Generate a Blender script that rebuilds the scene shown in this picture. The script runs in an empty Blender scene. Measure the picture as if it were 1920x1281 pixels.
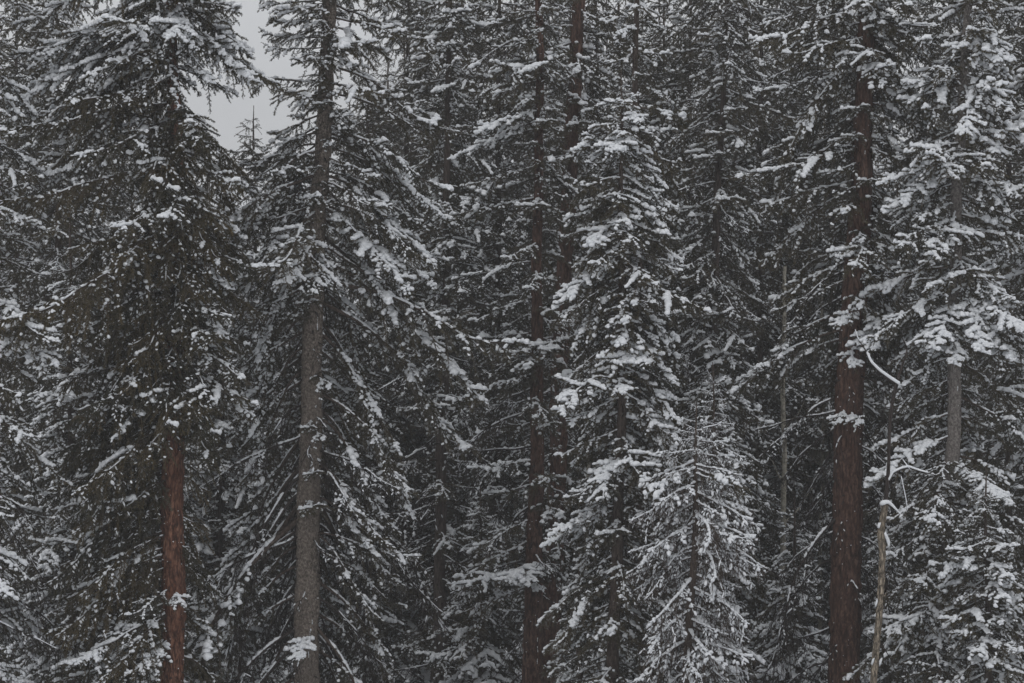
import bpy, math, random
import numpy as np

# ------------------------------------------------------------------ camera, world, sun, exposure
scene = bpy.context.scene
COL = scene.collection
CAM_Z = 9.0
F = 4800.0                      # focal length in photo pixels (1920 wide)

cd = bpy.data.cameras.new("camera")
cam = bpy.data.objects.new("camera", cd)
COL.objects.link(cam)
cam.location = (0, 0, CAM_Z)
cam.rotation_euler = (math.radians(90), 0, 0)
cd.sensor_width = 36.0
cd.lens = 36.0 * F / 1920.0
cd.clip_start = 0.5
cd.clip_end = 3000
scene.camera = cam

SUN_EL, SUN_AZ = math.radians(52), math.radians(25)   # soft, high, behind the camera and slightly left
world = bpy.data.worlds.new("World")
scene.world = world
world.use_nodes = True
nt = world.node_tree
nt.nodes.clear()
wo = nt.nodes.new("ShaderNodeOutputWorld")
bg = nt.nodes.new("ShaderNodeBackground")
bg.inputs["Strength"].default_value = 0.12
sky = nt.nodes.new("ShaderNodeTexSky")
sky.sky_type = 'NISHITA'
sky.sun_disc = False
sky.sun_elevation = SUN_EL
sky.sun_rotation = math.radians(180) + SUN_AZ
sky.air_density = 1.0
sky.dust_density = 4.0
hs = nt.nodes.new("ShaderNodeHueSaturation")
hs.inputs["Saturation"].default_value = 0.10
mixw = nt.nodes.new("ShaderNodeMix")                  # closed cloud cover over most of the sky light
mixw.data_type = 'RGBA'
mixw.inputs["Factor"].default_value = 0.85
mixw.inputs["B"].default_value = (8.6, 8.7, 8.85, 1)
cl = nt.nodes.new("ShaderNodeTexNoise"); cl.inputs["Scale"].default_value = 3.0; cl.inputs["Detail"].default_value = 5
ctc = nt.nodes.new("ShaderNodeTexCoord"); nt.links.new(ctc.outputs["Generated"], cl.inputs["Vector"])
clr = nt.nodes.new("ShaderNodeValToRGB")
clr.color_ramp.elements[0].position = .35; clr.color_ramp.elements[0].color = (.92, .93, .95, 1)
clr.color_ramp.elements[1].position = .65; clr.color_ramp.elements[1].color = (1.06, 1.06, 1.06, 1)
nt.links.new(cl.outputs[0], clr.inputs[0])
clm = nt.nodes.new("ShaderNodeMix"); clm.data_type = 'RGBA'; clm.blend_type = 'MULTIPLY'; clm.inputs["Factor"].default_value = 1.0
nt.links.new(clr.outputs[0], clm.inputs["B"])
nt.links.new(sky.outputs[0], hs.inputs["Color"])
nt.links.new(hs.outputs[0], mixw.inputs["A"])
nt.links.new(mixw.outputs["Result"], clm.inputs["A"])
nt.links.new(clm.outputs["Result"], bg.inputs["Color"])
nt.links.new(bg.outputs[0], wo.inputs["Surface"])

sl = bpy.data.lights.new("sun", 'SUN')
sl.energy = 0.6
sl.angle = math.radians(40)
sl.color = (1.0, 0.985, 0.96)
sun = bpy.data.objects.new("sun", sl)
COL.objects.link(sun)
sun.rotation_euler = (math.radians(90) - SUN_EL, 0, -SUN_AZ)
sun.location = (-20, -20, 60)

scene.view_settings.view_transform = 'Standard'
scene.view_settings.look = 'None'
scene.view_settings.exposure = -0.30
scene.view_settings.gamma = 1.0
scene.view_settings.use_curve_mapping = False
scene.cycles.diffuse_bounces = 3
scene.cycles.max_bounces = 5
scene.cycles.volume_bounces = 0

HAZE_DENSITY = 0.0013

# ------------------------------------------------------------------ helpers
def X(px, D): return (px - 960.0) / F * D
def Z(py, D): return CAM_Z + (640.5 - py) / F * D

def mat(name):
    m = bpy.data.materials.new(name)
    m.use_nodes = True
    n = m.node_tree
    return m, n, n.nodes["Principled BSDF"]

def noise(n, scale, detail=3, vec=None, rough=0.6):
    t = n.nodes.new("ShaderNodeTexNoise")
    t.inputs["Scale"].default_value = scale
    t.inputs["Detail"].default_value = detail
    t.inputs["Roughness"].default_value = rough
    if vec is not None: n.links.new(vec, t.inputs["Vector"])
    return t

def ramp(n, fac, stops):
    r = n.nodes.new("ShaderNodeValToRGB")
    e = r.color_ramp.elements
    while len(e) < len(stops): e.new(0.5)
    for k, (p, c) in enumerate(stops):
        e[k].position = p
        e[k].color = (c[0], c[1], c[2], 1) if not isinstance(c, (int, float)) else (c, c, c, 1)
    n.links.new(fac, r.inputs[0])
    return r

def mixc(n, fac, a, b):
    m = n.nodes.new("ShaderNodeMix"); m.data_type = 'RGBA'
    for key, v in (("Factor", fac), ("A", a), ("B", b)):
        if hasattr(v, "is_output") or isinstance(v, bpy.types.NodeSocket): n.links.new(v, m.inputs[key])
        elif key == "Factor": m.inputs[key].default_value = v
        else: m.inputs[key].default_value = (v[0], v[1], v[2], 1)
    return m.outputs["Result"]

def m_snow():
    m, n, b = mat("snow")
    co = n.nodes.new("ShaderNodeTexCoord").outputs["Object"]
    t = noise(n, 9, 4, co)
    r = ramp(n, t.outputs[0], [(0.3, (0.66, 0.68, 0.71)), (0.7, (0.79, 0.80, 0.82))])
    n.links.new(r.outputs[0], b.inputs["Base Color"])
    b.inputs["Roughness"].default_value = 0.75
    b.inputs["Specular IOR Level"].default_value = 0.2
    t2 = noise(n, 45, 3, co)
    bp = n.nodes.new("ShaderNodeBump"); bp.inputs["Strength"].default_value = 0.35; bp.inputs["Distance"].default_value = 0.012
    n.links.new(t2.outputs[0], bp.inputs["Height"]); n.links.new(bp.outputs[0], b.inputs["Normal"])
    return m

def m_needle(name, c1, c2, dust):
    m, n, b = mat(name)
    oi = n.nodes.new("ShaderNodeObjectInfo")
    co = n.nodes.new("ShaderNodeTexCoord").outputs["Object"]
    t = noise(n, 3.5, 3, co)
    ad = n.nodes.new("ShaderNodeMath"); ad.operation = 'ADD'
    n.links.new(t.outputs[0], ad.inputs[0])
    sc = n.nodes.new("ShaderNodeMath"); sc.operation = 'MULTIPLY_ADD'
    sc.inputs[1].default_value = 0.5; sc.inputs[2].default_value = -0.25
    n.links.new(oi.outputs["Random"], sc.inputs[0]); n.links.new(sc.outputs[0], ad.inputs[1])
    r = ramp(n, ad.outputs[0], [(0.25, c1), (0.75, c2)])
    # snow powder caught in the needles
    t2 = noise(n, 14, 3, co)
    r2 = ramp(n, t2.outputs[0], [(0.52, 0.0), (0.62, dust)])
    res = mixc(n, r2.outputs[0], r.outputs[0], (0.72, 0.74, 0.78))
    n.links.new(res, b.inputs["Base Color"])
    b.inputs["Roughness"].default_value = 0.6
    b.inputs["Specular IOR Level"].default_value = 0.25
    return m

def m_bark(name, cols, vs=7.0, crack=0.5, plates=False):
    """cols: dark crack, mid, light flake"""
    m, n, b = mat(name)
    tc = n.nodes.new("ShaderNodeTexCoord")
    mp = n.nodes.new("ShaderNodeMapping"); mp.inputs["Scale"].default_value = (1, 1, 0.28 if not plates else 0.7)
    n.links.new(tc.outputs["Object"], mp.inputs["Vector"])
    v = mp.outputs[0]
    wob = noise(n, 5, 4, v)
    mx = n.nodes.new("ShaderNodeMix"); mx.data_type = 'VECTOR'; mx.inputs["Factor"].default_value = 0.06
    n.links.new(v, mx.inputs["A"]); n.links.new(wob.outputs["Color"], mx.inputs["B"])
    vo = n.nodes.new("ShaderNodeTexVoronoi"); vo.feature = 'DISTANCE_TO_EDGE'; vo.inputs["Scale"].default_value = vs * 2.2
    n.links.new(mx.outputs["Result"], vo.inputs["Vector"])
    t = noise(n, vs * 2.5, 6, v, 0.75)
    big = noise(n, 1.3, 3, tc.outputs["Object"])
    r = ramp(n, t.outputs[0], [(0.40, cols[0]), (0.49, cols[1]), (0.60, cols[2])])
    ck = ramp(n, vo.outputs["Distance"], [(0.0, 1.0), (0.12, 0.0)])
    mul = n.nodes.new("ShaderNodeMath"); mul.operation = 'MULTIPLY'; mul.inputs[1].default_value = crack
    n.links.new(ck.outputs[0], mul.inputs[0])
    c = mixc(n, mul.outputs[0], r.outputs[0], cols[0])
    br = ramp(n, big.outputs[0], [(0.35, 0.0), (0.7, 0.55)])
    c = mixc(n, br.outputs[0], c, cols[1])
    n.links.new(c, b.inputs["Base Color"])
    b.inputs["Roughness"].default_value = 0.9
    b.inputs["Specular IOR Level"].default_value = 0.15
    sm = n.nodes.new("ShaderNodeMath"); sm.operation = 'SUBTRACT'
    n.links.new(t.outputs[0], sm.inputs[0]); n.links.new(mul.outputs[0], sm.inputs[1])
    bp = n.nodes.new("ShaderNodeBump"); bp.inputs["Strength"].default_value = 0.9; bp.inputs["Distance"].default_value = 0.03
    n.links.new(sm.outputs[0], bp.inputs["Height"]); n.links.new(bp.outputs[0], b.inputs["Normal"])
    return m

M = {}
M['snow'] = m_snow()
M['needle_dark'] = m_needle("dark_needles", (0.036, 0.031, 0.015), (0.082, 0.064, 0.031), 0.18)
M['needle_olive'] = m_needle("olive_brown_needles", (0.036, 0.034, 0.018), (0.100, 0.074, 0.032), 0.10)
M['needle_frost'] = m_needle("frosted_needles", (0.08, 0.07, 0.055), (0.15, 0.125, 0.10), 0.7)
M['twig'] = m_bark("twig_bark", [(0.03, 0.022, 0.017), (0.07, 0.052, 0.042), (0.13, 0.10, 0.085)], 14, 0.2)
M['twig_dark'] = m_bark("dark_twig_bark", [(0.02, 0.016, 0.014), (0.042, 0.033, 0.03), (0.075, 0.06, 0.055)], 14, 0.2)
M['bark_orange'] = m_bark("orange_red_bark", [(0.026, 0.012, 0.009), (0.13, 0.055, 0.034), (0.29, 0.15, 0.10)], 7, 0.6)
M['bark_red'] = m_bark("dark_red_bark", [(0.022, 0.013, 0.010), (0.080, 0.042, 0.031), (0.17, 0.105, 0.08)], 7, 0.6)
M['bark_grey'] = m_bark("cracked_grey_bark", [(0.045, 0.037, 0.03), (0.19, 0.158, 0.132), (0.34, 0.29, 0.25)], 10, 0.55, True)
M['bark_pale'] = m_bark("pale_grey_bark", [(0.07, 0.06, 0.055), (0.20, 0.18, 0.165), (0.33, 0.30, 0.28)], 10, 0.4, True)
M['bark_dim'] = m_bark("dim_brown_bark", [(0.03, 0.022, 0.018), (0.075, 0.056, 0.047), (0.12, 0.095, 0.082)], 8, 0.5)
M['bark_aspen'] = m_bark("aspen_bark", [(0.08, 0.07, 0.055), (0.30, 0.28, 0.23), (0.42, 0.39, 0.33)], 6, 0.3, True)
M['wood_bare'] = m_bark("stripped_tan_wood", [(0.03, 0.025, 0.02), (0.20, 0.165, 0.125), (0.50, 0.42, 0.33)], 11, 0.6)

class Geo:
    """collects triangles and quads per material slot, builds one mesh"""
    def __init__(s): s.v = []; s.q = []; s.t = []; s.n = 0
    def add(s, V, Q=None, T=None, mi=0):
        V = np.asarray(V, float).reshape(-1, 3)
        if Q is not None and len(Q): s.q.append((np.asarray(Q, int).reshape(-1, 4) + s.n, mi))
        if T is not None and len(T): s.t.append((np.asarray(T, int).reshape(-1, 3) + s.n, mi))
        s.v.append(V); s.n += len(V)
    def stamp(s, tv, tq, tt, O, B, mi=0):
        """template verts tv, K origins O (K,3), bases B (K,3,3) with columns as axes"""
        K = len(O)
        if K == 0: return
        V = np.einsum('kij,nj->kni', B, tv) + O[:, None, :]
        off = (np.arange(K) * len(tv))[:, None, None]
        s.add(V, (tq[None] + off) if tq is not None else None, (tt[None] + off) if tt is not None else None, mi)
    def mesh(s, name, mats, smooth=True):
        V = np.concatenate(s.v) if s.v else np.zeros((0, 3))
        me = bpy.data.meshes.new(name)
        me.vertices.add(len(V)); me.vertices.foreach_set("co", V.ravel())
        loops = []; starts = []; mis = []; c = 0
        for arr, k in ((s.q, 4), (s.t, 3)):
            for f, mi in arr:
                loops.append(f.ravel()); starts.append(c + np.arange(len(f)) * k); mis.append(np.full(len(f), mi)); c += f.size
        loops = np.concatenate(loops); starts = np.concatenate(starts); mis = np.concatenate(mis)
        me.loops.add(len(loops)); me.loops.foreach_set("vertex_index", loops.astype(np.int32))
        me.polygons.add(len(starts)); me.polygons.foreach_set("loop_start", starts.astype(np.int32))
        me.polygons.foreach_set("material_index", mis.astype(np.int32))
        me.polygons.foreach_set("use_smooth", np.full(len(starts), smooth))
        for m in mats: me.materials.append(m)
        me.update(calc_edges=True)
        return me

def link(name, data, parent=None, loc=(0, 0, 0), rot=(0, 0, 0), sc=1.0):
    o = bpy.data.objects.new(name, data)
    COL.objects.link(o)
    if parent is not None: o.parent = parent
    o.location = loc; o.rotation_euler = rot
    o.scale = (sc, sc, sc) if isinstance(sc, (int, float)) else sc
    return o

def tube(P, R, k, flat=1.0, jit=0.0, rng=None, caps=True):
    P = np.asarray(P, float); R = np.asarray(R, float); n = len(P)
    T = np.gradient(P, axis=0); T /= np.linalg.norm(T, axis=1)[:, None] + 1e-9
    ref = np.array([0, 0, 1.0]) if abs(T[0][2]) < 0.8 else np.array([0, 1.0, 0])
    A = np.cross(ref, T); A /= np.linalg.norm(A, axis=1)[:, None] + 1e-9
    B = np.cross(T, A)
    th = np.arange(k) / k * 2 * math.pi
    r = R[:, None] * np.ones((n, k))
    if jit: r = r * (1 + jit * rng.standard_normal((n, k)))
    V = P[:, None] + A[:, None] * (r * np.cos(th))[..., None] + B[:, None] * (r * np.sin(th) * flat)[..., None]
    i = np.arange(n - 1)[:, None]; j = np.arange(k)[None]
    Q = np.stack([i * k + j, i * k + (j + 1) % k, (i + 1) * k + (j + 1) % k, (i + 1) * k + j], -1).reshape(-1, 4)
    V = V.reshape(-1, 3)
    Tt = []
    if caps:
        V = np.concatenate([V, P[:1], P[-1:]])
        for j in range(k):
            Tt.append((n * k, (j + 1) % k, j)); Tt.append((n * k + 1, (n - 1) * k + j, (n - 1) * k + (j + 1) % k))
    return V, Q, np.array(Tt, int) if Tt else None

# snow lump template: a dome, flattened below
def dome(seg, rings):
    V = [(0, 0, 1.0)]
    for i in range(1, rings):
        a = math.pi * i / rings
        for j in range(seg):
            b = 2 * math.pi * (j + 0.5 * (i % 2)) / seg
            z = math.cos(a); z = z if z > 0 else z * 0.45
            V.append((math.sin(a) * math.cos(b), math.sin(a) * math.sin(b), z))
    V.append((0, 0, -0.45))
    Q = []; T = []
    for j in range(seg):
        T.append((0, 1 + j, 1 + (j + 1) % seg))
        T.append((len(V) - 1, 1 + (rings - 2) * seg + (j + 1) % seg, 1 + (rings - 2) * seg + j))
    for i in range(rings - 2):
        for j in range(seg):
            a = 1 + i * seg; b = a + seg
            Q.append((a + j, b + j, b + (j + 1) % seg, a + (j + 1) % seg))
    return np.array(V), np.array(Q), np.array(T)
DOME_S = dome(5, 3)
DOME_M = dome(8, 5)

def stamp_snow(g, rng, O, D, hl, hw, hh, mi=0, tmpl=DOME_S, jit=0.18):
    """O centres, D unit directions of the long axis"""
    K = len(O)
    if K == 0: return
    D = D / (np.linalg.norm(D, axis=1)[:, None] + 1e-9)
    up = np.array([0, 0, 1.0]); S = np.cross(np.tile(up, (K, 1)), D)
    ns = np.linalg.norm(S, axis=1)[:, None]
    S = np.where(ns > 1e-3, S / (ns + 1e-9), np.array([[0, 1.0, 0]]))
    U = np.cross(D, S)
    B = np.stack([D * hl[:, None], S * hw[:, None], U * hh[:, None]], -1)
    tv, tq, tt = tmpl
    # individual lumpiness: a few jittered copies of the template
    idx = rng.integers(0, 6, K)
    for q in range(6):
        m = idx == q
        if m.any():
            t2 = tv * (1 + jit * rng.standard_normal((len(tv), 1)))
            g.stamp(t2, tq, tt, O[m], B[m], mi)

def needle_template(rng, k, width):
    V = []; T = []
    for i in range(k):
        u = (i + rng.random()) / k
        th = rng.random() * 2 * math.pi
        r = 0.8 + 0.4 * rng.random()
        c, s_ = math.cos(th), math.sin(th)
        w = width
        # x is scaled by twig length later, y/z are absolute in units of needle length
        V += [(u - 0.05, -s_ * w, c * w), (u + 0.05, s_ * w, -c * w), (u + 0.14 + 0.08 * rng.random(), c * r, s_ * r)]
        T.append((3 * i, 3 * i + 1, 3 * i + 2))
    return np.array(V), np.array(T)

def bases(D, ln, rad, rng):
    K = len(D)
    D = D / (np.linalg.norm(D, axis=1)[:, None] + 1e-9)
    R = rng.standard_normal((K, 3)); A = np.cross(D, R); A /= np.linalg.norm(A, axis=1)[:, None] + 1e-9
    C = np.cross(D, A)
    return np.stack([D * ln[:, None], A * rad[:, None], C * rad[:, None]], -1)

STY = dict(
    full=dict(t0=.06, smax=.60, sstep=.056, tstep=.040, tl=(.05, .12), need=1.0, ps=.27, ss=.98, pil=.07, hang=.38, up=18, axs=.5, n='needle_dark', w='twig'),
    lush=dict(t0=.06, smax=.64, sstep=.052, tstep=.038, tl=(.05, .12), need=1.0, ps=.15, ss=.85, pil=.02, hang=.55, up=16, axs=.4, n='needle_olive', w='twig'),
    snowy=dict(t0=.08, smax=.60, sstep=.058, tstep=.042, tl=(.06, .12), need=1.0, ps=.38, ss=1.15, pil=.26, hang=.32, up=12, axs=.8, n='needle_dark', w='twig'),
    padded=dict(t0=.12, smax=.56, sstep=.060, tstep=.044, tl=(.06, .12), need=1.0, ps=.42, ss=1.2, pil=.62, hang=.38, up=4, axs=.8, n='needle_dark', w='twig'),
    open=dict(t0=.20, smax=.62, sstep=.062, tstep=.046, tl=(.05, .13), need=.9, ps=.31, ss=1.0, pil=.08, hang=.30, up=34, axs=.5, n='needle_dark', w='twig'),
    bare=dict(t0=.22, smax=.62, sstep=.10, tstep=.10, tl=(.10, .24), need=0.0, ps=.16, ss=.6, pil=0.0, hang=.9, up=6, axs=.6, n='needle_dark', w='twig_dark'),
    wispy=dict(t0=.25, smax=.60, sstep=.08, tstep=.06, tl=(.07, .16), need=.35, ps=.40, ss=.75, pil=0.02, hang=.7, up=6, axs=.8, n='needle_dark', w='twig_dark'),
    ghost=dict(t0=.12, smax=.48, sstep=.055, tstep=.050, tl=(.05, .12), need=.22, ps=.80, ss=.8, pil=.03, hang=1.0, up=12, axs=1.25, n='needle_frost', w='twig'),
    far=dict(t0=.05, smax=.72, sstep=.080, tstep=.060, tl=(.09, .17), need=1.0, ps=.23, ss=1.05, pil=.04, hang=.38, up=16, axs=.5, n='needle_dark', w='twig'),
)

def axis_curve(L, pitch, up, rng, n=22):
    t = np.linspace(0, 1, n)
    # angle below the horizontal along the branch: sets out flatter, sags, lifts at the tip
    ang = np.radians(pitch * (0.55 + 0.75 * np.sin(t * math.pi * 0.62)) - up * np.clip((t - .55) / .45, 0, 1) ** 1.3)
    ang += np.radians(5) * np.sin(t * 9 + rng.random() * 6) + np.radians(3) * np.sin(t * 21 + rng.random() * 6)
    yaw = np.radians(11) * np.sin(t * (3 + 3 * rng.random()) + rng.random() * 6)
    d = np.stack([np.cos(ang) * np.cos(yaw), np.cos(ang) * np.sin(yaw), -np.sin(ang)], -1)
    P = np.concatenate([[[0, 0, 0]], np.cumsum(d[:-1] * L / (n - 1), axis=0)])
    return P, d

def interp(P, s):
    n = len(P) - 1
    f = np.clip(s, 0, 1) * n; i = np.minimum(f.astype(int), n - 1); w = (f - i)[:, None]
    return P[i] * (1 - w) + P[i + 1] * w

def make_bough(style, L, pitch, seed, lod=0):
    p = STY[style]; rng = np.random.default_rng(seed)
    P, d = axis_curve(L, pitch, p['up'], rng)
    wood, need, snow = Geo(), Geo(), Geo()
    r0 = 0.010 + 0.0062 * L
    n = len(P); t = np.linspace(0, 1, n)
    V, Q, T = tube(P, r0 * (1 - .82 * t), 6)
    wood.add(V, Q, T)
    segO, segD, segL, segW, segP, segC = [], [], [], [], [], []
    S0 = np.array([0, 1.0, 0]); up = np.array([0, 0, 1.0])
    ns = int(L * (1 - p['t0']) / p['sstep'])
    pillows = []
    for i in range(ns):
        ti = p['t0'] + (1 - p['t0']) * (i + .5 * rng.random()) / ns
        side = 1 if i % 2 else -1
        o = interp(P, np.array([ti]))[0]; a = interp(d, np.array([ti]))[0]
        shape = (0.45 + 0.55 * min(1, (ti - p['t0']) / .3)) * (1 - max(0, ti - .45) / .55 * .78)
        ln = p['smax'] * shape * (.55 + .65 * rng.random()) * (0.6 + 0.17 * L)
        phi = math.radians(64 - 30 * ti + rng.normal(0, 11))
        el = rng.normal(-0.10, .38)
        if rng.random() < .16: el = -1.2                      # hanging branchlet
        dd = a * math.cos(phi) + S0 * side * math.sin(phi) + up * el
        dd /= np.linalg.norm(dd)
        loaded = rng.random() < p['pil'] * min(1.4, .35 + 1.3 * ti)
        sagf = .3 if loaded else 1.0
        if loaded: dd[2] = dd[2] * .55 + .02; dd /= np.linalg.norm(dd)
        m = max(4, int(ln / .06)); s = np.linspace(0, 1, m + 1)
        C = o + dd * (s * ln)[:, None] + up * (-(sagf * p['hang'] * (.6 + .8 * rng.random())) * ln * s ** 2)[:, None]
        C += rng.normal(0, .006, C.shape) * s[:, None]
        V, Q, T = tube(C, (.0035 + .009 * ln) * (1 - .7 * s), 4 if lod == 0 else 3, caps=False)
        wood.add(V, Q)
        cov = min(1.0, max(.06, rng.beta(.5, .6) * 1.25))
        T2 = np.diff(C, axis=0); l2 = np.linalg.norm(T2, axis=1)
        segO += list(C[:-1]); segD += list(T2 / l2[:, None]); segL += list(l2 * 1.15); segW += [1.15] * m
        # side twigs
        kt = max(2, int(ln / p['tstep']))
        st = (np.arange(kt) + rng.random(kt)) / kt
        O2 = interp(C, st)
        D2 = interp(np.vstack([T2 / l2[:, None], T2[-1:] / l2[-1]]), st)
        for k in range(kt):
            sd = np.cross(D2[k], up); sd /= np.linalg.norm(sd) + 1e-6
            sgn = 1 if k % 2 else -1
            dv = D2[k] * .75 + sd * sgn * (.7 + .2 * rng.random()) + up * (rng.normal(-.15, .3 * sagf) - p['hang'] * .35 * sagf)
            dv /= np.linalg.norm(dv)
            l3 = rng.uniform(*p['tl']) * (1.15 - .55 * st[k])
            segO.append(O2[k]); segD.append(dv); segL.append(l3); segW.append(1.0)
        steepf = abs((C[-1] - C[0])[2]) / ln
        if loaded and steepf < .75:
            pillows.append((C, dd, ln)); segP += [1] * (m + kt)
        else: segP += [0] * (m + kt)
        segC += [cov * 1.15] * m + [cov] * kt
    # needles on the axis near the tip
    for s in np.arange(p['t0'] + .25, 1.0, .09 / L):
        o = interp(P, np.array([s]))[0]; a = interp(d, np.array([s]))[0]
        segO.append(o); segD.append(a); segL.append(.12); segW.append(1.2); segP.append(0); segC.append(.8)
    O = np.array(segO); Dv = np.array(segD); Ls = np.array(segL); W = np.array(segW); K = len(O); PD_ = np.array(segP, bool); CV = np.array(segC)
    if p['need'] > 0:
        idx = rng.integers(0, 4, K); keep = rng.random(K) < max(p['need'], .25)
        cnt = (24 if lod == 0 else 16) + (6 if style == 'lush' else 0) if p['need'] > .5 else 9
        for q in range(4):
            tv, tt = needle_template(rng, cnt, .17 if lod == 0 else .26)
            m = (idx == q) & keep
            need.stamp(tv, None, tt, O[m], bases(Dv[m], Ls[m], W[m] * rng.uniform(.018, .028, m.sum()) * (1 if lod == 0 else 1.25), rng))
    if p['need'] < .5:                                        # visible bare twigs
        tri = np.array([(0, 1, 0), (0, -.5, .87), (0, -.5, -.87), (1, .4, 0), (1, -.2, .35), (1, -.2, -.35)], float)
        tq = np.array([(0, 1, 4, 3), (1, 2, 5, 4), (2, 0, 3, 5)])
        for rep in range(2):
            Dj = Dv + rng.normal(0, .18 * rep, Dv.shape)
            Dj /= np.linalg.norm(Dj, axis=1)[:, None]
            wood.stamp(tri, tq, None, O, bases(Dj, Ls * (1 + .5 * rep), np.full(K, .0045), rng))
    # snow on twigs
    steep = np.abs(Dv[:, 2])
    tip = np.clip(O[:, 0] / max(P[-1, 0], .1), 0, 1)
    clump = np.sin(O[:, 0] * 7 + seed) * np.sin(O[:, 1] * 8 + seed * 2) * .5 + .5
    pr = 2.3 * p['ps'] * CV ** 1.4 * (.6 + .4 * tip) * (.75 + .5 * clump) * np.clip(1.4 - 1.15 * steep ** 2, .15, 1)
    m = (rng.random(K) < pr) & ~PD_
    if lod: tm = DOME_S
    else: tm = DOME_S
    k = m.sum()
    if k:
        sz = p['ss'] * rng.lognormal(0, .35, k)
        sz = sz * (.72 + .45 * CV[m]); hw = np.clip(.021 * sz, .009, .05); hh = np.clip(.019 * sz, .008, .045)
        stamp_snow(snow, rng, O[m] + Dv[m] * (Ls[m] * .5)[:, None] + np.array([0, 0, .012]) + np.outer(hh * .4, up),
                   Dv[m] * np.array([1, 1, .75]) + rng.normal(0, .18, (k, 3)) * np.array([1, 1, .3]), np.maximum(hw * 1.05, Ls[m] * rng.uniform(.42, .66, k) * (1 - .3 * steep[m])), hw, hh, tmpl=tm)
    # broken ridge of snow along the branch wood
    nn = int(L / .055); s = np.linspace(.02, 1, nn)
    stp = np.abs(interp(d, s)[:, 2])
    keep = (np.sin(s * L * 6 + seed) + rng.normal(0, .5, nn)) > (.9 - 1.6 * p['axs'] * np.clip(1.35 - 1.1 * stp ** 2, .1, 1))
    if keep.any():
        C = interp(P, s); A = interp(d, s)
        r = r0 * (1 - .8 * s)
        hw = (r * 1.0 + .012) * p['axs'] ** .5 * rng.uniform(.7, 1.3, nn); hh = hw * rng.uniform(.7, 1.1, nn)
        Ck = C + np.outer(r * .75 + hh * .25, up)
        stamp_snow(snow, rng, Ck[keep], A[keep], np.full(keep.sum(), .055) * rng.uniform(.9, 1.5, keep.sum()), hw[keep], hh[keep], tmpl=DOME_S)
    # loaded fronds: every finger carries snow and a low pad bridges them
    m = PD_ & (rng.random(K) < np.clip(1.5 - 1.3 * steep ** 2, .1, .9))
    k = m.sum()
    if k:
        f = rng.lognormal(0, .3, k)
        hw = np.clip(.034 * f, .02, .055); hh = hw * rng.uniform(.8, 1.15, k)
        stamp_snow(snow, rng, O[m] + Dv[m] * (Ls[m] * .45)[:, None] + np.outer(.008 + hh * .55, up), Dv[m] * np.array([1, 1, .8]), Ls[m] * rng.uniform(.5, .7, k), hw, hh, tmpl=DOME_M if not lod else DOME_S, jit=.09)
    PO, PD, PL, PW, PH = [], [], [], [], []
    for C, dd, ln in pillows:
        cn = max(4, int(ln / .035)); ss = np.linspace(.05, .95, cn) + rng.normal(0, .02, cn)
        cc = interp(C, ss); wid = rng.uniform(.04, .065) * (0.6 + ln)
        tg = np.gradient(C, axis=0); tg = interp(tg, ss); tg /= np.linalg.norm(tg, axis=1)[:, None] + 1e-9
        lat = np.cross(dd, up); lat /= np.linalg.norm(lat) + 1e-6
        cc = cc + lat * rng.normal(0, wid * .35, cn)[:, None]
        for q in range(cn):
            f = rng.uniform(.55, 1.3) * (1 - .35 * ss[q])
            PO.append(cc[q] + up * wid * .3 * f); PD.append(tg[q]); PL.append(wid * 1.15 * f); PW.append(wid * f); PH.append(wid * .85 * f)
    if PO:
        stamp_snow(snow, rng, np.array(PO), np.array(PD), np.array(PL), np.array(PW), np.array(PH), tmpl=DOME_M, jit=.05)
    if lod:
        g = Geo()
        for k, src in enumerate((wood, need, snow)):
            if not src.n: continue
            base = g.n
            g.v += src.v; g.n += src.n
            g.q += [(a + base, k) for a, _ in src.q]; g.t += [(a + base, k) for a, _ in src.t]
        return (g.mesh("bough", [M[p['w']], M[p['n']], M['snow']]),)
    return (wood.mesh("bough", [M[p['w']]]), need.mesh("needles", [M[p['n']]], False) if need.n else None,
            snow.mesh("snow", [M['snow']]) if snow.n else None)

PROTO = {}
LENS = (0.8, 1.5, 2.3, 3.1)
PITS = (0, 18, 36, 52)
NSEED = dict(full=3, lush=3, snowy=3, padded=2, open=2, bare=2, wispy=1, ghost=2, far=2)
def proto(style, L, pitch, rnd, lod):
    li = min(range(4), key=lambda k: abs(math.log(LENS[k] / L)))
    pi_ = min(range(4), key=lambda k: abs(PITS[k] - pitch))
    ns = 1 if li == 3 else NSEED[style]
    if lod: ns = min(ns, 2)
    sd = rnd.randrange(ns)
    key = (style, li, pi_, sd, lod)
    if key not in PROTO:
        PROTO[key] = make_bough(style, LENS[li], PITS[pi_], 1000 + hash((li, pi_, sd)) % 977 + len(style) * 31, lod)
    return PROTO[key], L / LENS[li], pitch - PITS[pi_]

def place_bough(root, base, az, L, pitch, style, rnd, lod):
    (pm), s, dp = proto(style, L, pitch, rnd, lod)
    loc = (base[0] - root.location[0], base[1] - root.location[1], base[2] - root.location[2])
    sc = (s, s * rnd.uniform(.9, 1.15) * rnd.choice((-1, 1)), s * rnd.uniform(.9, 1.1))
    sc = (sc[0], abs(sc[1]), sc[2])
    o = link("bough", pm[0], root, loc, (rnd.uniform(-.12, .12), math.radians(dp), az), sc)
    if not lod:
        if pm[1]: link("needles", pm[1], o)["kind"] = "stuff"
        if pm[2]: link("snow", pm[2], o)["kind"] = "stuff"
    return o

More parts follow.
